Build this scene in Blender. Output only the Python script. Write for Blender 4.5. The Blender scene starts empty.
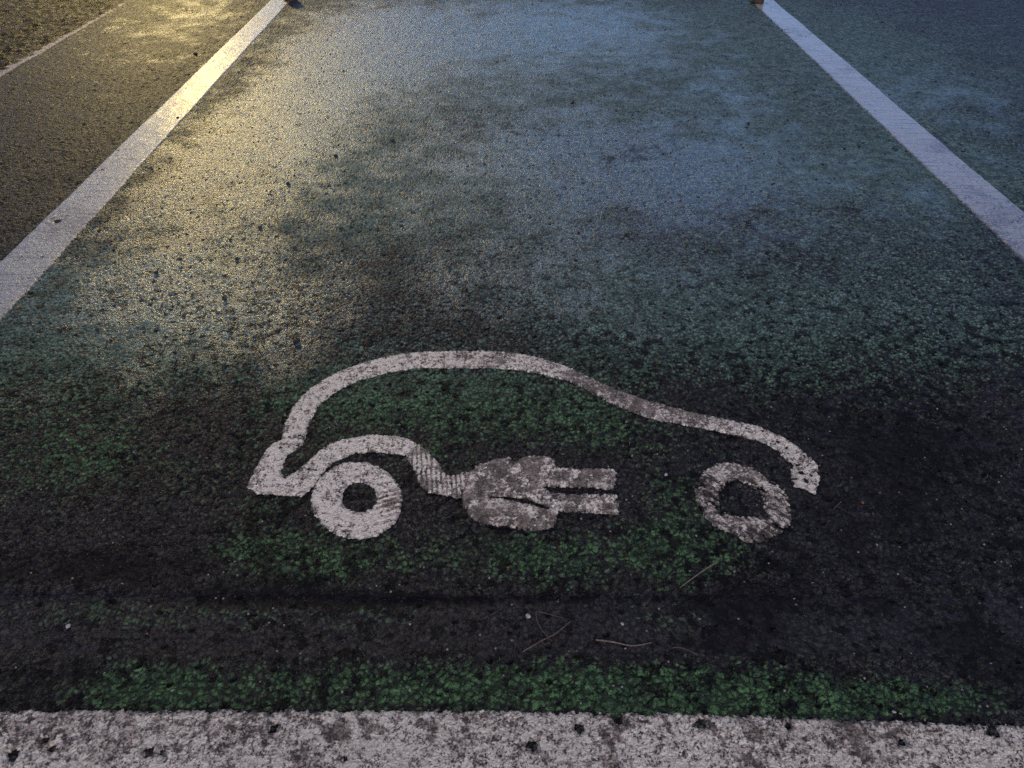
import bpy, math, random
import numpy as np
random.seed(7); rng = np.random.default_rng(7)
S = bpy.context.scene
C = S.collection

# ------------------------------------------------------------------ camera
F, CAMH = 740.0, 0.93
PITCH = math.radians(39.8)
cam = bpy.data.objects.new('camera', bpy.data.cameras.new('camera'))
C.objects.link(cam)
cam.location = (0, 0, CAMH)
cam.rotation_euler = (math.radians(90) - PITCH, 0, 0)
cam.data.sensor_width = 36; cam.data.lens = 36 * F / 1024
cam.data.clip_start = 0.02; cam.data.clip_end = 3000
S.camera = cam
cP, sP = math.cos(PITCH), math.sin(PITCH)

def ray(px, py):
    u = (px - 512) / F; v = (py - 384) / F
    return np.array([u, cP - v * sP, -sP - v * cP])
def G(px, py):
    """where the line of sight through a photo point meets the ground"""
    d = ray(px, py); t = CAMH / -d[2]
    return (d[0] * t, d[1] * t)
def GP(pts): return np.array([G(*p) for p in pts])

# ------------------------------------------------------------------ numpy noise
def _h(ix, iy, s):
    n = (ix.astype(np.int64) * 374761393 + iy.astype(np.int64) * 668265263 + s * 1442695041) & 0xffffffff
    n = ((n ^ (n >> 13)) * 1274126177) & 0xffffffff
    return ((n ^ (n >> 16)) & 0xffff) / 65535.0
def vnoise(x, y, sc, s=0):
    x = x * sc; y = y * sc
    ix = np.floor(x); iy = np.floor(y); fx = x - ix; fy = y - iy
    fx = fx * fx * (3 - 2 * fx); fy = fy * fy * (3 - 2 * fy)
    a = _h(ix, iy, s); b = _h(ix + 1, iy, s); c = _h(ix, iy + 1, s); d = _h(ix + 1, iy + 1, s)
    return (a * (1 - fx) + b * fx) * (1 - fy) + (c * (1 - fx) + d * fx) * fy
def fbm(x, y, sc, s=0, o=4):
    r = 0; a = 0.5; t = 0
    for k in range(o):
        r = r + a * vnoise(x, y, sc * 2.03 ** k, s + k * 17); t += a; a *= 0.55
    return r / t
def sstep(a, b, x):
    t = np.clip((x - a) / (b - a), 0, 1); return t * t * (3 - 2 * t)

# soft patches given as (photo x, photo y, half width, half height, value)
def patches(x, y, lst):
    r = np.zeros_like(x)
    for px, py, w, h, v in lst:
        c = G(px, py); e = G(px + w, py); t = G(px, max(py - h, -215)); b = G(px, py + h)
        rx = abs(e[0] - c[0]); ry = (t[1] - b[1]) / 2
        cy = (t[1] + b[1]) / 2 if py - h > -100 else c[1]
        q = ((x - c[0]) / rx) ** 2 + ((y - cy) / ry) ** 2
        r = r + v * np.exp(-q * 1.1)
    return r

# macro shape of the ground: gentle wheel wear, a shallow worn trench behind the front line
yA = G(300, 590)[1]; yB = G(300, 655)[1]
def macro(x, y):
    j = (fbm(x, y * 0 + 3, 9, 5) - .5) * .012 + (fbm(x, y, 50, 6) - .5) * .008
    z = (fbm(x, y, 1.3, 40, 3) - .5) * .010 + (fbm(x, y, 6, 41, 3) - .5) * .004
    t = sstep(yA + j, yA + j - .006, y) * sstep(yB + j - .004, yB + j + .006, y)
    return z - .0022 * t * (.4 + .8 * vnoise(x, y, 7, 44)) * sstep(3, 1, np.abs(x))

# ------------------------------------------------------------------ node helpers
class NT:
    def __init__(s, tree): s.t = tree; s.n = tree.nodes; s.l = tree.links
    def new(s, typ, ins=None, **kw):
        n = s.n.new(typ)
        for k, v in kw.items(): setattr(n, k, v)
        for k, v in (ins or {}).items():
            if isinstance(v, bpy.types.NodeSocket): s.l.new(v, n.inputs[k])
            else: n.inputs[k].default_value = v
        return n
    def m(s, op, a, b=0.0, c=0.0, clamp=False):
        n = s.new('ShaderNodeMath', operation=op, use_clamp=clamp)
        for i, v in enumerate((a, b, c)):
            if isinstance(v, bpy.types.NodeSocket): s.l.new(v, n.inputs[i])
            else: n.inputs[i].default_value = v
        return n.outputs[0]
    def step(s, x, a, b, lo=0.0, hi=1.0):
        n = s.new('ShaderNodeMapRange', {'Value': x, 'From Min': a, 'From Max': b, 'To Min': lo, 'To Max': hi}, interpolation_type='SMOOTHSTEP')
        return n.outputs[0]
    def noise(s, vec, sc, det=4, rough=.55, dist=0.0):
        return s.new('ShaderNodeTexNoise', {'Vector': vec, 'Scale': sc, 'Detail': det, 'Roughness': rough, 'Distortion': dist}).outputs['Fac']
    def mix(s, f, a, b, bt='MIX'):
        n = s.new('ShaderNodeMix', data_type='RGBA', blend_type=bt)
        for i, v in ((0, f), (6, a), (7, b)):
            if isinstance(v, bpy.types.NodeSocket): s.l.new(v, n.inputs[i])
            else: n.inputs[i].default_value = v if i == 0 else (*v, 1) if len(v) == 3 else v
        return n.outputs[2]
    def attr(s, name): return s.new('ShaderNodeAttribute', attribute_name=name).outputs['Fac']

def relief_group():
    """coated aggregate: rounded stones of about a centimetre with grit between, in world metres"""
    g = bpy.data.node_groups.new('relief', 'ShaderNodeTree')
    for nm in ('Height', 'Stone', 'Random', 'Fine'):
        g.interface.new_socket(nm, in_out='OUTPUT', socket_type='NodeSocketFloat')
    t = NT(g); out = t.new('NodeGroupOutput')
    co = t.new('ShaderNodeTexCoord').outputs['Object']
    warp = t.new('ShaderNodeTexNoise', {'Vector': co, 'Scale': 55.0, 'Detail': 2.0}).outputs['Color']
    wv = t.new('ShaderNodeVectorMath', {0: warp, 1: (.5, .5, .5)}, operation='SUBTRACT').outputs[0]
    wv = t.new('ShaderNodeVectorMath', {0: wv, 'Scale': .016}, operation='SCALE').outputs[0]
    v2 = t.new('ShaderNodeVectorMath', {0: co, 1: wv}, operation='ADD').outputs[0]
    vo = t.new('ShaderNodeTexVoronoi', {'Vector': v2, 'Scale': 130.0, 'Smoothness': .15}, feature='SMOOTH_F1', voronoi_dimensions='2D')
    st = t.step(vo.outputs['Distance'], .62, .08)
    rnd = t.new('ShaderNodeSeparateColor', {0: vo.outputs['Color']}).outputs[0]
    vs = t.new('ShaderNodeTexVoronoi', {'Vector': v2, 'Scale': 235.0}, feature='F1', voronoi_dimensions='2D')
    sm = t.step(vs.outputs['Distance'], .6, .05)
    mid = t.noise(co, 28.0, 3)
    fine = t.noise(co, 520.0, 3)
    cover = t.step(t.noise(co, 11.0, 3), .3, .62)            # where stones stand proud
    a = t.m('MULTIPLY', st, t.m('MULTIPLY_ADD', rnd, .6, .4))
    a = t.m('MULTIPLY', a, t.m('MULTIPLY_ADD', cover, .6, .4))
    h = t.m('MULTIPLY', a, .0036)
    h = t.m('MULTIPLY_ADD', sm, .0018, h)
    h = t.m('MULTIPLY_ADD', mid, .0030, h)
    h = t.m('MULTIPLY_ADD', fine, .0005, h)
    t.l.new(h, out.inputs['Height']); t.l.new(a, out.inputs['Stone']); t.l.new(rnd, out.inputs['Random']); t.l.new(fine, out.inputs['Fine'])
    return g
REL = relief_group()

def material(name):
    m = bpy.data.materials.new(name); m.use_nodes = True
    t = NT(m.node_tree); t.n.clear()
    return m, t, t.new('ShaderNodeOutputMaterial')

def ground_material():
    m, t, out = material('worn_painted_asphalt')
    m.displacement_method = 'BOTH'
    co = t.new('ShaderNodeTexCoord').outputs['Object']
    r = t.new('ShaderNodeGroup', node_tree=REL)
    H, ST, RN, FI = [r.outputs[k] for k in ('Height', 'Stone', 'Random', 'Fine')]
    green, wet, dark, trench, verge = [t.attr(k) for k in ('green', 'wet', 'dark', 'trench', 'verge')]
    sx = t.new('ShaderNodeSeparateXYZ', {0: co})
    X, Y = sx.outputs[0], sx.outputs[1]
    n_p = t.noise(co, 4.5, 5, .6); n_m = t.noise(co, 22.0, 4, .6); n_s = t.noise(co, 95.0, 3, .6)
    n_g = t.noise(co, 190.0, 3, .7)
    n_h = t.noise(t.new('ShaderNodeVectorMath', {0: co, 1: (7, 3, 2)}, operation='ADD').outputs[0], 9.0, 5, .65)
    # paint left on the stones
    g = t.m('MULTIPLY_ADD', t.m('SUBTRACT', n_p, .5), .9, t.m('MULTIPLY_ADD', t.m('MULTIPLY', t.step(Y, .8, 1.25), t.attr('bay')), .40, green))
    g = t.m('MULTIPLY_ADD', t.m('SUBTRACT', n_m, .5), 1.1, g)
    g = t.m('MULTIPLY_ADD', t.m('SUBTRACT', n_s, .5), .7, g)
    g = t.m('MULTIPLY_ADD', t.m('SUBTRACT', ST, .25), .28, g)
    g = t.m('MULTIPLY_ADD', t.m('SUBTRACT', RN, .5), .25, g)
    gm = t.step(g, .34, .88)
    # bare asphalt: dark binder, grey grit
    agg = t.step(t.m('MULTIPLY_ADD', n_s, .5, t.m('MULTIPLY', FI, .5)), .42, .68)
    agg = t.m('MULTIPLY', agg, t.m('MULTIPLY_ADD', RN, .8, .3))
    asph = t.mix(agg, (.013, .0125, .0115), (.100, .096, .084))
    asph = t.mix(t.step(n_h, .45, .7, 0, .55), asph, (.020, .016, .013))
    asph = t.mix(t.m('MULTIPLY', trench, .55), asph, (.030, .027, .029))
    # green paint; the teal towards the back has sky reflection painted in
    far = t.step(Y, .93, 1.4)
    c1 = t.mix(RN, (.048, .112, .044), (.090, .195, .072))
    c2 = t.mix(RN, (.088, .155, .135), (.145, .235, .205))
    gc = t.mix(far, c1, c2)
    gc = t.mix(t.step(n_m, .42, .62, 0, .6), gc, (.016, .030, .019))
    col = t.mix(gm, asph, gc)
    # soil and dark stains, with corner and post shade painted into the colour
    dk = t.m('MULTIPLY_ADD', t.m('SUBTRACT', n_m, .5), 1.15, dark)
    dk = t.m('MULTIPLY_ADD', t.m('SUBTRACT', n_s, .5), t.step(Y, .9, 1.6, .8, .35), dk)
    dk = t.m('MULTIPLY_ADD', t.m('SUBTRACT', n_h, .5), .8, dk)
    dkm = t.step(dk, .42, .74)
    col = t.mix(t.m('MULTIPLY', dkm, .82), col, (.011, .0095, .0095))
    # clotted black soil with crisp edges
    n_b = t.noise(co, 42.0, 5, .7)
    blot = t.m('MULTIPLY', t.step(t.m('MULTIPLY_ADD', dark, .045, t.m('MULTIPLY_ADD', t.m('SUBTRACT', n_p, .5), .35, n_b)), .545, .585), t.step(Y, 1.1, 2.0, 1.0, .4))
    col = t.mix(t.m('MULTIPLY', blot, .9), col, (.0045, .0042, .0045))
    hollow = t.m('MAXIMUM', t.step(ST, .26, .03), t.m('MULTIPLY', t.step(t.m('MULTIPLY_ADD', n_g, .5, t.m('MULTIPLY', n_s, .5)), .50, .43), .9))
    col = t.mix(t.m('MULTIPLY', hollow, t.step(Y, .8, 2.0, .78, .45)), col, (.0045, .0042, .0045))  # darkens the gaps between the stones
    # pits and pale chips embedded in the surface
    v = t.new('ShaderNodeTexVoronoi', {'Vector': co, 'Scale': 38.0}, feature='F1', voronoi_dimensions='2D')
    vr = t.new('ShaderNodeSeparateColor', {0: v.outputs['Color']})
    pit = t.m('MULTIPLY', t.step(v.outputs['Distance'], .22, .12), t.step(vr.outputs[0], .80, .84))
    col = t.mix(t.m('MULTIPLY', pit, .9), col, (.003, .003, .003))
    v3 = t.new('ShaderNodeTexVoronoi', {'Vector': co, 'Scale': 90.0}, feature='F1', voronoi_dimensions='2D')
    vr3 = t.new('ShaderNodeSeparateColor', {0: v3.outputs['Color']})
    chip = t.m('MULTIPLY', t.step(v3.outputs['Distance'], .16, .10), t.m('GREATER_THAN', vr3.outputs[0], .975))
    col = t.mix(chip, col, (.24, .22, .21))
    vg = t.m('MULTIPLY', verge, t.step(n_m, .3, .62))
    col = t.mix(vg, col, (.012, .009, .006))
    # wetness
    w = t.m('MULTIPLY_ADD', t.m('SUBTRACT', n_p, .5), .6, wet)
    w = t.m('MULTIPLY_ADD', t.m('SUBTRACT', n_h, .5), 1.3, w)
    w = t.m('MULTIPLY_ADD', t.m('SUBTRACT', n_m, .5), .25, w)
    wm = t.step(w, .15, .85)
    crust_shade = t.m('MAXIMUM', dkm, blot)
    wm = t.m('MULTIPLY', wm, t.m('MULTIPLY_ADD', crust_shade, -.55, 1.0))
    rough = t.m('MULTIPLY_ADD', wm, -.24, .52)
    rough = t.m('MULTIPLY_ADD', dkm, .12, rough)
    rough = t.m('MULTIPLY_ADD', t.m('SUBTRACT', n_s, .5), .25, rough, clamp=True)
    # fine grain carried as a bump on top of the displaced relief
    bh = t.m('MULTIPLY_ADD', n_s, .0036, t.m('MULTIPLY', FI, .0008))
    bh = t.m('MULTIPLY_ADD', n_g, .0024, bh)
    b = t.new('ShaderNodeBump', {'Strength': 1.0, 'Distance': 1.0, 'Height': bh})
    cb = t.new('ShaderNodeBump', {'Strength': t.m('MULTIPLY_ADD', wm, -.35, .85), 'Distance': 1.0, 'Height': bh})
    p = t.new('ShaderNodeBsdfPrincipled', {'Base Color': col, 'Roughness': rough, 'IOR': 1.42, 'Coat Normal': cb.outputs[0], 'Normal': b.outputs[0],
             'Specular IOR Level': t.m('MULTIPLY', t.m('MULTIPLY_ADD', wm, .45, .27), t.m('MULTIPLY_ADD', crust_shade, -.5, 1.0)),
             'Coat Weight': t.m('MULTIPLY', wm, .8), 'Coat Roughness': .32, 'Coat IOR': 1.33})
    t.l.new(p.outputs[0], out.inputs['Surface'])
    amp = t.m('MULTIPLY_ADD', wm, -.55, 1.0)
    amp = t.m('MULTIPLY', amp, t.m('MULTIPLY_ADD', dkm, -.45, 1.0))
    amp = t.m('MULTIPLY_ADD', trench, -.45, amp)
    amp = t.m('MULTIPLY_ADD', verge, 1.5, amp)
    hh = t.m('MULTIPLY', H, amp)
    hh = t.m('MULTIPLY_ADD', pit, -.0025, hh)
    dsp = t.new('ShaderNodeDisplacement', {'Height': hh, 'Midlevel': 0.0, 'Scale': 1.0})
    t.l.new(dsp.outputs[0], out.inputs['Displacement'])
    return m

def paint_material(name, tint=(.50, .465, .49), grime=.5, rough=.55, streak=0.0, relief=.45, coat=0.0):
    m, t, out = material(name)
    m.displacement_method = 'BOTH'
    co = t.new('ShaderNodeTexCoord').outputs['Object']
    r = t.new('ShaderNodeGroup', node_tree=REL)
    H, ST, RN, FI = [r.outputs[k] for k in ('Height', 'Stone', 'Random', 'Fine')]
    dirt, rib, edge = t.attr('dirt'), t.attr('rib'), t.attr('edge')
    n_m = t.noise(co, 24.0, 5, .65); n_s = t.noise(co, 110.0, 4, .65); n_f = t.noise(co, 330.0, 3, .6)
    st = t.new('ShaderNodeVectorMath', {0: co, 1: (7, 120, 1)}, operation='MULTIPLY').outputs[0]
    n_st = t.noise(st, 1.0, 3, .6)
    n_c = t.noise(co, 80.0, 5, .75)
    base = t.mix(t.step(n_m, .3, .7), tuple(c * .8 for c in tint), tint)
    base = t.mix(t.step(n_f, .3, .7, 0, .35), base, tuple(c * .55 for c in tint))
    d = t.m('MULTIPLY_ADD', t.m('SUBTRACT', n_s, .5), 2.2, t.m('MULTIPLY_ADD', dirt, .75, grime * .45))
    d = t.m('MULTIPLY_ADD', t.m('SUBTRACT', n_m, .5), 1.7, d)
    d = t.m('MULTIPLY_ADD', t.m('SUBTRACT', n_f, .5), 1.0, d)
    d = t.m('MULTIPLY_ADD', t.m('SUBTRACT', .3, ST), .35, d)
    d = t.m('MULTIPLY_ADD', rib, -1.0, d)
    dm = t.step(d, .35, .95)
    brown = t.mix(t.step(n_c, .44, .56), (.030, .022, .017), (.30, .245, .20))
    base = t.mix(t.m('MULTIPLY', dm, .92), base, brown)
    stain = t.m('MULTIPLY', t.step(t.m('MULTIPLY_ADD', n_m, .45, t.m('MULTIPLY', n_c, .55)), .505, .535), t.step(dirt, .3, .7))
    base = t.mix(t.m('MULTIPLY', stain, .62), base, (.072, .054, .036))
    # black grit caught in the texture
    k = t.m('MULTIPLY_ADD', t.m('SUBTRACT', n_s, .5), .6, n_f)
    blk = t.step(k, .612 - .07 * grime, .68 - .07 * grime)
    blk = t.m('MULTIPLY', blk, t.step(n_m, .25, .6, .25, 1.0))
    blk = t.m('MAXIMUM', blk, t.m('MULTIPLY', t.step(n_c, .68 - .09 * grime, .72 - .09 * grime), .8))
    base = t.mix(t.m('MULTIPLY', blk, .85), base, (.014, .012, .012))
    base = t.mix(t.step(n_st, .50, .62, 0, streak), base, tuple(c * .35 for c in tint))
    base = t.mix(t.m('MULTIPLY', t.m('MULTIPLY', edge, t.step(n_s, .35, .6)), .7), base, (.03, .028, .028))
    so = t.step(t.m('MULTIPLY_ADD', t.m('SUBTRACT', n_c, .5), 1.5, t.attr('soil')), .4, .6)
    base = t.mix(t.m('MULTIPLY', so, .9), base, (.016, .012, .010))
    bh = t.m('MULTIPLY_ADD', n_s, .0010 + .0038 * (grime > .35), t.m('MULTIPLY', n_f, .0005 + .0010 * (grime > .35)))
    bh = t.m('MULTIPLY_ADD', n_st, .0006 * (1 if streak else 0), bh)
    b = t.new('ShaderNodeBump', {'Strength': .8, 'Distance': 1.0, 'Height': bh})
    p = t.new('ShaderNodeBsdfPrincipled', {'Base Color': base, 'Roughness': t.m('MULTIPLY_ADD', dm, .2, rough), 'Normal': b.outputs[0],
             'Specular IOR Level': .4, 'Coat Weight': coat, 'Coat Roughness': .13})
    t.l.new(p.outputs[0], out.inputs['Surface'])
    dsp = t.new('ShaderNodeDisplacement', {'Height': t.m('MULTIPLY', H, relief), 'Midlevel': 0.0, 'Scale': 1.0})
    t.l.new(dsp.outputs[0], out.inputs['Displacement'])
    return m

def simple_material(name, c1, c2, rough=.7, scale=300):
    m, t, out = material(name)
    co = t.new('ShaderNodeTexCoord').outputs['Object']
    n = t.noise(co, scale, 4, .65)
    col = t.mix(t.step(n, .3, .7), c1, c2)
    b = t.new('ShaderNodeBump', {'Strength': .6, 'Distance': .002, 'Height': n})
    p = t.new('ShaderNodeBsdfPrincipled', {'Base Color': col, 'Roughness': rough, 'Normal': b.outputs[0]})
    t.l.new(p.outputs[0], out.inputs['Surface'])
    return m

# ------------------------------------------------------------------ mesh helpers
def mesh_from(name, V, Q, mat, attrs=None, smooth=True):
    me = bpy.data.meshes.new(name)
    V = np.asarray(V, dtype=np.float32); Q = np.asarray(Q, dtype=np.int32)
    k = Q.shape[1]
    me.vertices.add(len(V)); me.vertices.foreach_set('co', V.ravel())
    me.loops.add(Q.size); me.loops.foreach_set('vertex_index', Q.ravel())
    me.polygons.add(len(Q)); me.polygons.foreach_set('loop_start', np.arange(0, Q.size, k, dtype=np.int32))
    me.update(calc_edges=True)
    if smooth: me.polygons.foreach_set('use_smooth', np.ones(len(Q), dtype=bool))
    for nm, a in (attrs or {}).items():
        at = me.attributes.new(nm, 'FLOAT', 'POINT'); at.data.foreach_set('value', np.asarray(a, dtype=np.float32).ravel())
    me.materials.append(mat)
    return me
def link(name, me, parent=None):
    o = bpy.data.objects.new(name, me); C.objects.link(o)
    if parent: o.parent = parent
    return o
def tag(o, label=None, cat=None, group=None, kind=None):
    for k, v in (('label', label), ('category', cat), ('group', group), ('kind', kind)):
        if v: o[k] = v
    return o

def grow(a, b, step0, ratio, cap):
    r = [a]; s = step0
    while abs(r[-1] - a) < abs(b - a):
        s = min(s * ratio, cap) if abs(s) < cap else s
        r.append(r[-1] + (s if b > a else -s))
    r[-1] = b
    return r

# ------------------------------------------------------------------ ground
xs = np.arange(-.98, .98, .0028)
xr = np.array(grow(.98, 4.2, .0028, 1.008, .02)[1:])
xo = np.array(grow(4.2, 1500, .02, 1.35, 400)[1:])
X1 = np.concatenate([-xo[::-1], -xr[::-1], xs, [.98], xr, xo])
yn = np.arange(.22, 1.35, .0028)
yr = np.array(grow(1.35, 6.5, .0028, 1.006, .02)[1:])
yo = np.array(grow(6.5, 2000, .02, 1.35, 400)[1:])
yb = -np.array(grow(0, 1500, .02, 1.35, 400)[1:])[::-1] + .22
Y1 = np.concatenate([yb, yn, yr, yo])
XX, YY = np.meshgrid(X1, Y1)
x = XX.ravel(); y = YY.ravel()
near = (np.abs(x) < 12) & (y > -8) & (y < 14)
z = np.where(near, macro(x, y), 0)

GREEN = [(460,405,140,42,.62),(310,400,60,40,.35),(300,560,130,36,.62),(560,560,160,36,.75),(590,430,60,30,.4),(680,520,60,70,.55),(520,690,330,34,1.0),(150,690,90,30,.9),
         (880,702,160,22,.85),(660,620,70,22,.5),(370,615,80,18,.3),(900,620,10,10,0),(90,320,150,70,.8),(60,470,90,50,.4),(180,340,90,40,.3),(60,450,120,50,.25),(250,500,90,50,.3),
         (780,330,170,60,.42),(950,300,80,60,.25),(560,90,330,110,.55),(860,80,180,90,.32),(900,180,160,60,.4),(430,200,140,60,.35),(620,300,120,60,.35),
         (330,140,70,80,.35),(120,615,200,18,.7),(420,460,120,50,.25),(150,480,100,40,.15),(890,640,60,30,.0),(700,700,120,20,.5)]
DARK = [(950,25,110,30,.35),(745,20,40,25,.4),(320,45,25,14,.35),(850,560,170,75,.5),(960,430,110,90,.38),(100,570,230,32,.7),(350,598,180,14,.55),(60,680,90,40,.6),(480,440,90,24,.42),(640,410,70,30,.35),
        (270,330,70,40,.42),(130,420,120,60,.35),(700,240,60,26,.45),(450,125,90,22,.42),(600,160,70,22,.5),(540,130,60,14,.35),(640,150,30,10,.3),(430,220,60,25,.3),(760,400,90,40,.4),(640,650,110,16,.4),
        (520,600,350,10,.45),(990,660,90,60,.6),(60,180,80,60,.3),(960,250,80,50,.3),(740,620,60,60,.5),(690,130,50,50,.35),(880,470,120,60,.5),(300,50,0.1,.1,0)]  # besides stains, the corner and post patches paint shade into the colour
WET = [(160,180,50,80,.4),(560,230,280,110,.4),(480,50,200,60,.6),(560,150,150,50,.35),(700,190,110,60,.45),(380,60,70,60,.4),(600,30,120,40,.35),(235,190,85,170,.8),(200,10,60,30,.2),(290,350,60,50,.35),(260,320,120,60,.35),
       (740,110,60,50,.35),(960,110,120,60,.35),(150,40,100,50,.2),(900,200,100,50,.3),(560,290,160,50,.25),(150,300,120,60,.3)]
q = lambda l: np.where(near, patches(x, y, l), 0)
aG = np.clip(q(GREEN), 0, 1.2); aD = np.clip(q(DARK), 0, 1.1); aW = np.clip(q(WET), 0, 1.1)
# left of the bay line the tarmac was never painted; right of the other line the next bay is green too
L0, L1 = np.array(G(282, 0)), np.array(G(0, 292))
sd = (x - L0[0]) - (L1[0] - L0[0]) * (y - L0[1]) / (L1[1] - L0[1])
aG = aG * sstep(-.02, .02, sd)
T0, T1 = np.array(G(130, 0)), np.array(G(0, 75))
sv = (x - T0[0]) - (T1[0] - T0[0]) * (y - T0[1]) / (T1[1] - T0[1])
aV = sstep(.02, -.03, sv) * near
j = (fbm(x, y * 0 + 3, 9, 5) - .5) * .012 + (fbm(x, y, 50, 6) - .5) * .008
aT = sstep(yA + j, yA + j - .006, y) * sstep(yB + j - .004, yB + j + .006, y) * near
aG = aG * (1 - .25 * aT)
nx, ny = len(X1), len(Y1)
idx = np.arange(nx * ny).reshape(ny, nx)
Q = np.stack([idx[:-1, :-1], idx[:-1, 1:], idx[1:, 1:], idx[1:, :-1]], -1).reshape(-1, 4)
print('ground verts', nx * ny)
gm = mesh_from('ground', np.stack([x, y, z], 1), Q, ground_material(),
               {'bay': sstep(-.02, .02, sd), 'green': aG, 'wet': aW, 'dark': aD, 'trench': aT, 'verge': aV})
tag(link('ground', gm), kind='structure', label='wet worn tarmac with flaking green bay paint')

# ------------------------------------------------------------------ painted markings as relief sheets
def poly_sdf(x, y, P):
    P = np.asarray(P); d2 = np.full(x.shape, 1e9); ins = np.zeros(x.shape, bool)
    n = len(P)
    for i in range(n):
        a = P[i]; b = P[(i + 1) % n]; e = b - a
        t = np.clip(((x - a[0]) * e[0] + (y - a[1]) * e[1]) / (e @ e + 1e-12), 0, 1)
        d2 = np.minimum(d2, (x - a[0] - t * e[0]) ** 2 + (y - a[1] - t * e[1]) ** 2)
        if a[1] != b[1]:
            c = ((a[1] > y) != (b[1] > y)) & (x < (b[0] - a[0]) * (y - a[1]) / (b[1] - a[1]) + a[0])
            ins ^= c
    return np.where(ins, -1, 1) * np.sqrt(d2)
def smooth_poly(P, k=4):
    P = np.asarray(P, float); n = len(P); out = []
    for i in range(n):
        a, b, c, d = P[i - 1], P[i], P[(i + 1) % n], P[(i + 2) % n]
        for s in range(k):
            t = s / k
            out.append(.5 * (2 * b + (c - a) * t + (2 * a - 5 * b + 4 * c - d) * t * t + (3 * b - a - 3 * c + d) * t ** 3))
    return np.array(out)

def sheet(name, sdf, box, step, mat, parent=None, thick=.003, dirt=None, rib=None, shape=None, soil=None):
    x0, x1, y0, y1 = box
    X = np.arange(x0, x1 + step, step); Y = np.arange(y0, y1 + step, step)
    gx, gy = np.meshgrid(X, Y); gx = gx.astype(float); gy = gy.astype(float)
    D = sdf(gx, gy)
    dy_, dx_ = np.gradient(D, step)
    inside = D < 0
    keep = inside[:-1, :-1] | inside[:-1, 1:] | inside[1:, 1:] | inside[1:, :-1]
    g2 = np.maximum(dx_ ** 2 + dy_ ** 2, .25)
    mv = np.where(inside, 0, np.minimum(D, 1.5 * step))
    gx = gx - dx_ / g2 * mv; gy = gy - dy_ / g2 * mv
    rise = sstep(0, .004, -D)
    ii = np.arange(gx.size).reshape(gx.shape)
    Q = np.stack([ii[:-1, :-1], ii[:-1, 1:], ii[1:, 1:], ii[1:, :-1]], -1)[keep]
    used = np.unique(Q); re = np.full(gx.size, -1); re[used] = np.arange(len(used))
    fx, fy = gx.ravel()[used], gy.ravel()[used]
    rb = rib(fx, fy) if rib else np.zeros(len(fx))
    # sits on the tarmac: the edge dips to it, the body stands proud by its thickness
    zz = macro(fx, fy) + .0012 + thick * (.25 + .75 * rise.ravel()[used]) + .0020 * rb + (fbm(fx, fy, 45, 77, 3) - .5) * .0012
    if shape: zz = zz + shape(fx, fy)
    at = {'soil': soil(fx, fy) if soil else np.zeros(len(fx)), 'dirt': dirt(fx, fy) if dirt else np.zeros(len(fx)), 'rib': rb, 'edge': 1 - sstep(0, .007, -D.ravel()[used])}
    return link(name, mesh_from(name, np.stack([fx, fy, zz], 1), re[Q.reshape(-1, 4)], mat, at), parent)

def bbox(P, m=.012):
    P = np.asarray(P); return (P[:, 0].min() - m, P[:, 0].max() + m, P[:, 1].min() - m, P[:, 1].max() + m)
def rough_edge(x, y, amp=.0035, s=0):
    return (fbm(x, y, 70, 100 + s, 3) - .5) * 1.2 * amp + (fbm(x, y, 240, 120 + s, 2) - .5) * 1.7 * amp
def holes(x, y, pts):
    r = np.full(x.shape, 1.0)
    for px, py, rad in pts:
        c = G(px, py); e = G(px + rad, py)
        rr = (e[0] - c[0]) * 1.3
        r = np.minimum(r, np.hypot(x - c[0], (y - c[1]) * 1.0) - rr * (.25 + 1.3 * fbm(x, y, 190, 9, 3)))
    return r

line_mat = paint_material('line_paint', (.34, .325, .265), .45, .30, .9, .08, .65)  # side lines: darker tint carries the weaker light there
front_mat = paint_material('front_line_paint', (.62, .58, .47), 1.0, .6, 0, .5)  # front line: paler tint carries the stronger light there
sym_mat = paint_material('symbol_paint', (.74, .685, .56), .8, .55, 0, .45)

def ext(a, b, py):     # the point on the photo line a-b at height py
    t = (py - a[1]) / (b[1] - a[1]); return (a[0] + (b[0] - a[0]) * t, py)
def bay_line(a0, a1, b0, b1, label, top, bot, seed, cuts=()):
    P = GP([ext(a0, a1, top), ext(b0, b1, top), ext(b0, b1, bot), ext(a0, a1, bot)])
    def f(x, y):
        d = poly_sdf(x, y, P) + rough_edge(x, y, .0022, seed)
        if cuts: d = np.maximum(d, -holes(x, y, cuts))
        return d
    o = sheet('bay_line', f, bbox(P), .003, line_mat, thick=.0036,
              dirt=lambda x, y: .55 * sstep(.5, .75, fbm(x, y, 5, seed + 50, 3)))
    return tag(o, label, 'road marking', 'painted lines along the sides of the bay')
bay_line((272,0),(0,262),(292,0),(0,322), 'white painted line on the left of the bay, crossed by the yellow light', -8, 470, 1, [(58,222,2.2)])
bay_line((750,0),(1024,265),(773,0),(1024,215), 'white painted line on the right of the bay, in bluish shade', -8, 420, 2)
P = GP([ext((128,0),(0,71),-8), ext((132,0),(0,79),-8), ext((132,0),(0,79),230), ext((128,0),(0,71),230)])
o = sheet('edge_line', lambda x, y: poly_sdf(x, y, P) + rough_edge(x, y, .006, 4), bbox(P), .004,
          paint_material('edge_line_paint', (.34, .30, .29), .5, .5, .2, .4), thick=.0025)
tag(o, 'thin pale line at the far left, bordering a strip of dark soil', 'road marking')

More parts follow.
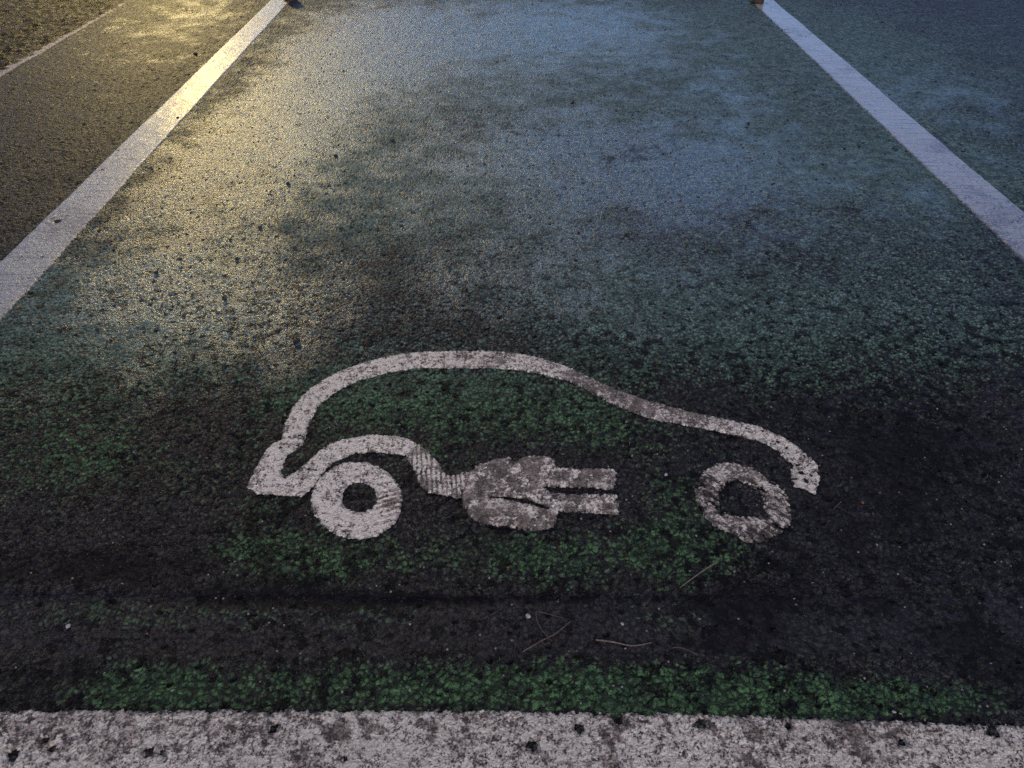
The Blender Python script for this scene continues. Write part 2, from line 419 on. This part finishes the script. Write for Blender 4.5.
FP = GP([(-420,716),(-60,713),(0,712),(200,712),(340,712),(500,713),(700,717.5),(840,723),(1005,728),(1120,733),(1420,741),(1420,860),(700,800),(340,792),(-420,800)])
FH = [(150,753,4),(275,729,4),(14,757,5),(579,731,4.5),(532,748,5),(618,720,6),(162,754,2.5),(46,741,3),(52,750,3),(700,726,5),(786,728,3.5),(345,760,3),(900,745,3),(90,738,2),(990,733,6)]
def ff(x, y):
    d = poly_sdf(x, y, FP) + rough_edge(x, y, .0045, 8)
    return np.maximum(d, -holes(x, y, FH))
o = sheet('front_line', ff, (-1.25, 1.25, G(340, 795)[1] - .01, G(0, 705)[1] + .01), .0018, front_mat, thick=.004,
          dirt=lambda x, y: .35 * sstep(.4, .7, fbm(x, y, 9, 61, 4)) + .9 * sstep(.60, .68, fbm(x * 1.6 + y * .5, y * .7, 26, 66, 4)) * patches(x, y, [(450,745,200,60,.8),(790,750,150,40,.9)]))
tag(o, 'broad weathered white line with brown grime across the bottom of the bay', 'road marking')

# ---- the electric car symbol
car = bpy.data.objects.new('electric_car_symbol', None); C.objects.link(car)
tag(car, 'worn white painted car outline with a plug in the middle of the bay', 'road marking')
BODY = [(247,488),(257,468),(269,448),(282.5,441),(285.4,425),(294,407),(310,390),(334,375),(357,366),(386.5,357.5),(416,353),(460,352),(489,352),(515,354),(540,359),(560,365),(584,375),
        (616,391),(651,403),(686.5,412),(722,419),(757,427),(780,437),(804,453),(817,466),(820,481),(814,495),(804,490),(794,488),(790.5,478),(790.5,466),(780,454),(763,443),
        (739,437),(716,432),(686.5,427),(657,421),(637,415),(613,405),(593,394),(569,382),(540,374.6),(518,371),(489,369),(451,369),(416,369),(386.5,374),(357,382.5),(334,394),
        (319,407),(310,422),(306,441),(300,449),(287,457),(281,472),(285,479),(294,474),(304.5,466),(322,450),(342.5,441),(372,436),(395,437),(410,441),(420,447),
        (409,458),(398,455),(386.5,453.7),(369,453),(351,456),(334,463),(322,475),(312,489),(301.5,497),(280,496),(257.6,494.5)]
BP = GP(BODY)
BH = [(801,474,2.4),(797,466,1.8),(806,482,2),(786,449,1.5),(810,476,1.8),(794,480,2),(803,462,1.4),(777,443,1.5),(762,432,1.3),(798,441,1.2),(288,470,1.8),(300,437,2),(309,470,1.8),(281,449,1.3),(331,459,1.2)]
def fb(x, y):
    d = poly_sdf(x, y, BP) + rough_edge(x, y, .003, 12)
    w = patches(x, y, [(805,475,16,22,1.0),(700,420,60,12,.35),(300,440,12,12,.5)])
    d = d + w * .03 * np.maximum(0, fbm(x, y, 130, 31, 3) - .60) * 2.5
    return np.maximum(d, -holes(x, y, BH))
sheet('outline', fb, bbox(BP), .0016, sym_mat, car, .0035,
      dirt=lambda x, y: np.clip(patches(x, y, [(480,360,60,14,.45),(590,385,45,20,.55),(690,418,60,16,.6),(640,405,30,16,.5)]), 0, 1) + .25 * fbm(x, y, 20, 3),
      rib=lambda x, y: .5 * sstep(.6, 1, np.sin(x * 700 + 3 * fbm(x, y, 30, 4))) * patches(x, y, [(375,445,45,20,.8),(470,360,80,14,.5)]))

CABLE = [(417,446.5),(427.5,453),(439,466),(445,476),(458,476.5),(469,474),(464,490),(460,500),(445,496.5),(430,494),(421,486),(414,470),(408,459)]
KP = GP(CABLE)
def ribs(x, y):
    c = G(445, 485); u = (x - c[0]) * .97 + (y - c[1]) * .12
    return sstep(.25, .95, .5 + .5 * np.sin(u * 2 * math.pi / .0078 + 5 * fbm(x, y, 38, 8))) * (.6 + .4 * vnoise(x, y, 120, 11))
KP = smooth_poly(KP, 3)
sheet('cable', lambda x, y: poly_sdf(x, y, KP) + rough_edge(x, y, .003, 14), bbox(KP), .0012, sym_mat, car, .0045,
      dirt=lambda x, y: .95 + 0 * x, rib=ribs)
PLUG = [(470,473),(480,465),(494,460.5),(508,459),(516,464),(522,459),(531,457),(545,458),(555,459),(556,467),(558,470),(585,470),(613,470),(615.6,473),(614.5,490),(590,489),(564,488),
        (547,488),(546,492),(552,494.5),(573,495.6),(611,496),(617,497),(618.5,515.5),(590,514),(571,513),(559,512.5),(556,518),(554.7,528),(540.6,532),(517,529.6),(480,525.6),(470,518),(463,505),(462,498),(466,484)]
PP = GP(PLUG)
CR = GP([(490,497),(508,498),(526,500.5),(544,506),(550,509.5),(548,511),(530,506),(510,501.5),(490,499)])
def fp(x, y):
    d = poly_sdf(x, y, PP) + rough_edge(x, y, .0035, 16)
    d = d + .012 * np.maximum(0, fbm(x, y, 120, 33, 3) - .62) * 3
    return np.maximum(d, -(poly_sdf(x, y, CR) + rough_edge(x, y, .002, 18)))
def plug_rib(x, y):
    r = np.abs(fbm(x, y, 55, 21, 3) - .5) * 2
    ridge = sstep(.12, .0, r) * sstep(.35, .7, vnoise(x, y, 60, 90))
    c = G(545, 500)
    return np.clip(ridge * .9, 0, 1)
sheet('plug', fp, bbox(PP), .0014, sym_mat, car, .0045, dirt=lambda x, y: .70 + 1.1 * (fbm(x, y, 30, 23) - .5), rib=plug_rib,
      soil=lambda x, y: patches(x, y, [(512,463,8,5,.7),(560,480,10,8,.5),(500,478,10,6,.45),(556,500,8,8,.5),(540,515,6,6,.3),(480,510,10,8,.35),(592,492,30,2,.5)]))

def ell(cx, cy, rx, ry, n=28):
    return [(cx + rx * math.cos(a), cy + ry * math.sin(a)) for a in np.linspace(0, 2 * math.pi, n, endpoint=False)]
W1o = GP(ell(357, 501.5, 45, 38.5)); W1i = GP(ell(359.5, 498.5, 17.5, 15.5))
def f1(x, y):
    d = np.maximum(poly_sdf(x, y, W1o), -poly_sdf(x, y, W1i)) + rough_edge(x, y, .0035, 20)
    return d
o = sheet('wheel', f1, bbox(W1o), .0014, sym_mat, car, .0038,
      dirt=lambda x, y: np.clip(patches(x, y, [(392,505,16,16,.7)]), 0, 1) + .1,
      rib=lambda x, y: sstep(.3, 1, np.sin((x * .35 - y * .93) * 620 + 3 * fbm(x, y, 30, 4))) * patches(x, y, [(392,508,18,20,.9)]))
o['label'] = 'whiter wheel ring under the left arch'
z5 = lambda l: [(660 + a / 5.12, 400 + b / 5.12) for a, b in l]
W2o = smooth_poly(GP(z5([(178,490),(190,430),(235,365),(330,325),(430,340),(520,385),(610,450),(655,520),(672,620),(640,660),(590,705),(510,738),(430,735),(375,695),(295,665),(220,600)])))
W2i = smooth_poly(GP(z5([(300,520),(325,450),(370,422),(430,428),(495,470),(533,530),(520,580),(470,605),(410,612),(350,600),(310,590)])))
def f2(x, y):
    d = np.maximum(poly_sdf(x, y, W2o), -poly_sdf(x, y, W2i)) + rough_edge(x, y, .0045, 22)
    u = x * .75 - y * .66; v = x * .66 + y * .75
    st = fbm(u * .35, v * 1.6, 120, 35, 3)
    w = patches(x, y, [(706,500,18,26,1.0),(775,500,26,22,.8),(765,530,26,14,.9),(735,476,20,10,.5)])
    return d + np.maximum(0, st - .47) * .11 * w
o = sheet('wheel', f2, bbox(W2o), .0014, sym_mat, car, .004, dirt=lambda x, y: .50 + .9 * (fbm(x, y, 30, 24) - .5),
          soil=lambda x, y: 1.5 * sstep(.50, .60, fbm((x * .75 - y * .66) * .35, (x * .66 + y * .75) * 1.7, 150, 36, 3)) * patches(x, y, [(708,500,18,30,.9),(775,520,26,26,.7),(745,540,30,12,.5)]))
o['label'] = 'flaking wheel ring with dark gouges near the front end'

# ------------------------------------------------------------------ loose things lying on the tarmac
def blob(r, flat=.6, seed=0, sub=2):
    import bmesh
    bm = bmesh.new(); bmesh.ops.create_icosphere(bm, subdivisions=sub, radius=1)
    rn = random.Random(seed)
    ax = [(rn.uniform(-1, 1), rn.uniform(-1, 1), rn.uniform(-1, 1), rn.uniform(.55, .9)) for _ in range(7)]
    sx, sy = rn.uniform(.8, 1.25), rn.uniform(.7, 1.1)
    for v in bm.verts:
        p = v.co.normalized(); k = 1
        for a in ax:                      # planar facets, as on a broken stone
            l = math.sqrt(a[0] ** 2 + a[1] ** 2 + a[2] ** 2) + 1e-6
            d = (p.x * a[0] + p.y * a[1] + p.z * a[2]) / l
            if d > a[3]: k = min(k, a[3] / d)
        v.co = (p.x * k * r * sx, p.y * k * r * sy, p.z * k * r * flat)
    me = bpy.data.meshes.new('stone'); bm.to_mesh(me); bm.free()
    return me
clod_mat = simple_material('dark_grit', (.004, .004, .004), (.014, .012, .012), .65, 400)
pale_mat = simple_material('pale_chip', (.22, .21, .20), (.42, .40, .38), .6, 500)
orange_mat = simple_material('dead_leaf', (.10, .035, .018), (.22, .08, .04), .7, 500)
def lay(name, px, py, rpx, mat, label, cat, group=None, flat=.6, seed=0, lift=.002):
    c = G(px, py); r = (G(px + rpx, py)[0] - c[0])
    me = blob(r, flat, seed); me.materials.append(mat)
    o = link(name, me); o.location = (c[0], c[1], float(macro(np.array([c[0]]), np.array([c[1]]))[0]) + r * flat * .55 + lift)
    o.rotation_euler = (random.uniform(-.2, .2), random.uniform(-.2, .2), random.uniform(0, 6))
    return tag(o, label, cat, group)
dk = [(58,222,2.9,'dark stone chip lying on the left bay line nearest its lower end'),
      (178,119,2.4,'small dark stone chip on the left bay line below the bright glare'),
      (196,55,2.5,'dark stone chip on the bare tarmac between thin line and left bay line'),
      (297,342,4.2,'largest black stone chip, just above the rear of the car symbol'),
      (225,367,3.4,'black stone chip in a dark patch left of the symbol roof'),
      (237,259,2.8,'black stone chip at the lower end of the yellow sheen'),
      (295,249,2.8,'black stone chip to the right of the yellow sheen, lower edge'),
      (156,273,2.6,'black stone chip near the green patch beside the left bay line'),
      (260,228,3.0,'black stone chip in the middle of the yellow sheen'),
      (288,184,2.8,'black stone chip on the right flank of the yellow sheen'),
      (336,156,2.4,'black stone chip where yellow sheen turns to blue'),
      (572,104,2.6,'dark stone chip in the upper middle of the bay on blue wet film'),
      (393,141,2.6,'dark stone chip on blue film right of the yellow sheen'),
      (627,236,3.0,'dark stone chip pair piece at the end of the dark smear in mid bay'),
      (748,224,3.0,'dark stone chip in the right half of the bay below two others'),
      (748,125,2.2,'small dark stone chip close to the right bay line'),
      (882,23,2.2,'dark stone chip in the neighbouring bay beyond the right line'),
      (225,300,2.6,'black stone chip straight below the yellow sheen on green paint'),
      (176,388,3.0,'black stone chip left of the symbol among dark stains'),
      (98,330,2.6,'black stone chip on the green area at the left edge'),]
for k, (px, py, r, lb) in enumerate(dk):
    lay('stone_chip', px, py, r, clod_mat, lb, 'stone chip', 'dark stone chips lying on the bay', seed=k + 1)
pl = [(528,617,3.2,'white stone chip beside the crossed twigs'),(68,626,3.0,'white stone chip in the shallow trench at the far left'),
      (622,625,1.9,'small white stone chip above the curved twig'),(893,714,2.2,'white stone chip at the edge of the front line, left of a pair'),
      (899,716,2.0,'white stone chip at the edge of the front line, right of a pair'),(666,476,2.2,'pale flat chip between plug and right wheel ring')]
for k, (px, py, r, lb) in enumerate(pl):
    lay('pale_chip', px, py, r, pale_mat, lb, 'stone chip', 'pale stone chips', flat=.6, seed=40 + k)
lay('leaf_scrap', 508, 569, 2.6, orange_mat, 'orange scrap of dead leaf on the green below the plug', 'leaf', flat=.25, seed=60)
lay('leaf_scrap', 862, 503, 2.8, orange_mat, 'brown scrap of dead leaf right of the right wheel ring', 'leaf', flat=.25, seed=61)

twig_mat = simple_material('dry_twig', (.03, .02, .014), (.10, .07, .05), .7, 250)
twig_pale = simple_material('pale_twig', (.07, .052, .04), (.17, .135, .11), .65, 250)
def twig(pts, r, label, mat, lift=.004):
    P = [np.array(G(*p)) for p in pts]
    # resample smoothly
    R = []
    for i in range(len(P) - 1):
        a = P[max(i - 1, 0)]; b = P[i]; c = P[i + 1]; d = P[min(i + 2, len(P) - 1)]
        for s in range(6):
            t = s / 6
            R.append(.5 * (2 * b + (c - a) * t + (2 * a - 5 * b + 4 * c - d) * t * t + (3 * b - a - 3 * c + d) * t ** 3))
    R.append(P[-1]); n = len(R); V = []; Fc = []; m = 7
    for i, p in enumerate(R):
        t = i / (n - 1); q0 = R[max(i - 1, 0)]; q1 = R[min(i + 1, n - 1)]
        d = (q1 - q0) / (np.linalg.norm(q1 - q0) + 1e-9); nrm = np.array([-d[1], d[0]])
        zz = float(macro(np.array([p[0]]), np.array([p[1]]))[0]) + lift + .0025 * math.sin(t * math.pi)
        rr = r * (1 - .55 * t) * (1 + .12 * math.sin(i * 2.3))
        if i in (0, n - 1): rr *= .35
        for k in range(m):
            a = 2 * math.pi * k / m
            V.append((p[0] + nrm[0] * rr * math.cos(a), p[1] + nrm[1] * rr * math.cos(a), zz + rr * math.sin(a)))
    for i in range(n - 1):
        for k in range(m):
            Fc.append((i * m + k, i * m + (k + 1) % m, (i + 1) * m + (k + 1) % m, (i + 1) * m + k))
    return tag(link('twig', mesh_from('twig', V, Fc, mat)), label, 'twig', 'twigs and stalks')
twig([(717,564),(705,572),(692,581),(679,590)], .0012, 'straight pale twig at the edge of the green, right of the others', twig_pale)
twig([(595,641),(612,644),(632,648),(652,644)], .0013, 'gently curved pale twig lying across the dark trench', twig_pale)
twig([(536,613),(537,624),(543.5,635),(552,643)], .0011, 'bow shaped brown twig, upper left of the crossed ones', twig_mat, .006)
twig([(522,653),(541,643),(556,635),(571,622)], .0013, 'long slanting twig crossing the bow shaped one', twig_mat)
twig([(536,613),(543,615),(564,620)], .0009, 'short stalk running right from the top of the bow shaped twig', twig_mat, .005)
twig([(672,649),(683,651),(698,658)], .0011, 'short dark twig just above the green band, right of the curved twig', twig_mat)
twig([(841,503),(837,507),(832,512)], .0009, 'tiny pale stalk on black tarmac right of the symbol', twig_mat)

# fine loose grit nobody could count
def grit(n=5200):
    import bmesh
    base = []
    for s in range(5):
        me = blob(1, .65, 200 + s, 1)
        base.append((np.array([v.co[:] for v in me.vertices]), np.array([p.vertices[:] for p in me.polygons])))
        bpy.data.meshes.remove(me)
    V = []; Fc = []; off = 0; k = 0
    while k < n:
        px = random.uniform(-20, 1044); py = random.uniform(2, 700)
        d = .18 + .9 * math.exp(-((px - 250) / 190) ** 2 - ((py - 360) / 150) ** 2) + .3 * math.exp(-((px - 560) / 260) ** 2 - ((py - 170) / 110) ** 2) + .35 * math.exp(-((px - 200) / 300) ** 2 - ((py - 590) / 40) ** 2)
        if random.random() > d or py > 660: continue
        c = G(px, py); r = random.uniform(.0008, .0022) * (1.9 if random.random() < .06 else 1) * (1 + .25 * max(0, (c[1] - 1)))
        b, f = base[k % 5]; a = random.uniform(0, 6.28); ca, sa = math.cos(a), math.sin(a)
        z0 = float(macro(np.array([c[0]]), np.array([c[1]]))[0]) + .0022
        V.append(np.stack([c[0] + r * (b[:, 0] * ca - b[:, 1] * sa), c[1] + r * (b[:, 0] * sa + b[:, 1] * ca), z0 + r * b[:, 2]], 1))
        Fc.append(f + off); off += len(b); k += 1
    o = link('grit', mesh_from('grit', np.concatenate(V), np.concatenate(Fc), clod_mat, smooth=False))
    return tag(o, 'fine black grit strewn over the bay', 'grit', kind='stuff')
grit()

# ------------------------------------------------------------------ the two slim brown posts at the far ends of the bay lines
post_mat = simple_material('brown_post', (.022, .012, .007), (.045, .026, .016), .6, 60)
def post(px, py, label):
    import bmesh
    c = G(px, py); o = bpy.data.objects.new('post', None); C.objects.link(o); o.location = (c[0], c[1], 0)
    bm = bmesh.new()
    prof = [(.0, 0), (.033, 0), (.034, .01), (.032, .02), (.032, .05), (.028, .062), (.0, .064)]
    n = 20; rows = []
    for r, h in prof:
        rows.append([bm.verts.new((max(r, .0005) * math.cos(2 * math.pi * k / n), max(r, .0005) * math.sin(2 * math.pi * k / n), h)) for k in range(n)])
    for a, b in zip(rows, rows[1:]):
        for k in range(n): bm.faces.new((a[k], a[(k + 1) % n], b[(k + 1) % n], b[k]))
    me = bpy.data.meshes.new('shaft'); bm.to_mesh(me); bm.free(); me.materials.append(post_mat)
    for p in me.polygons: p.use_smooth = True
    link('shaft', me, o)
    return tag(o, label, 'post', 'brown posts at the ends of the bay lines')
post(291, 1, 'foot of a brown post at the far end of the left bay line')
post(757, 3, 'foot of a brown post at the far end of the right bay line')

# ------------------------------------------------------------------ light
w = bpy.data.worlds.new('World'); S.world = w; w.use_nodes = True
t = NT(w.node_tree); t.n.clear()
SUN_EL, SUN_ROT = math.radians(6), math.radians(200)
sky = t.new('ShaderNodeTexSky', sky_type='NISHITA', sun_disc=False, sun_elevation=SUN_EL, sun_rotation=SUN_ROT, dust_density=.6, ozone_density=3.0)
hs = t.new('ShaderNodeHueSaturation', {'Saturation': .85, 'Value': 1.0, 'Color': t.mix(1.0, sky.outputs[0], (.60, .89, 1.62), 'MULTIPLY')})
bg = t.new('ShaderNodeBackground', {'Color': hs.outputs[0], 'Strength': .19})
wo = t.new('ShaderNodeOutputWorld', {0: bg.outputs[0]})

sun = bpy.data.objects.new('sun', bpy.data.lights.new('sun', 'SUN')); C.objects.link(sun)
sun.data.energy = 2.2; sun.data.angle = math.radians(25); sun.data.color = (1, .80, .64)
sun.rotation_euler = (math.radians(50), 0, math.radians(200 - 180 + 0))

# the warm street lamp that is mirrored in the wet paint
d = ray(208, 96); p0 = np.array([*G(208, 96), 0]); d = d / np.linalg.norm(d); d[2] *= -1
lp = p0 + d * 9
lamp = bpy.data.objects.new('street_light', bpy.data.lights.new('street_light', 'POINT')); C.objects.link(lamp)
lamp.location = lp; lamp.data.energy = 1350; lamp.data.color = (1, .74, .23); lamp.data.shadow_soft_size = .18

S.view_settings.view_transform = 'Standard'; S.view_settings.look = 'None'; S.view_settings.exposure = 0; S.view_settings.gamma = 1
S.render.engine = 'CYCLES'
S.cycles.use_denoising = False
S.cycles.sample_clamp_direct = 3
S.cycles.use_adaptive_sampling = False
S.cycles.max_bounces = 4
S.cycles.sample_clamp_indirect = 1
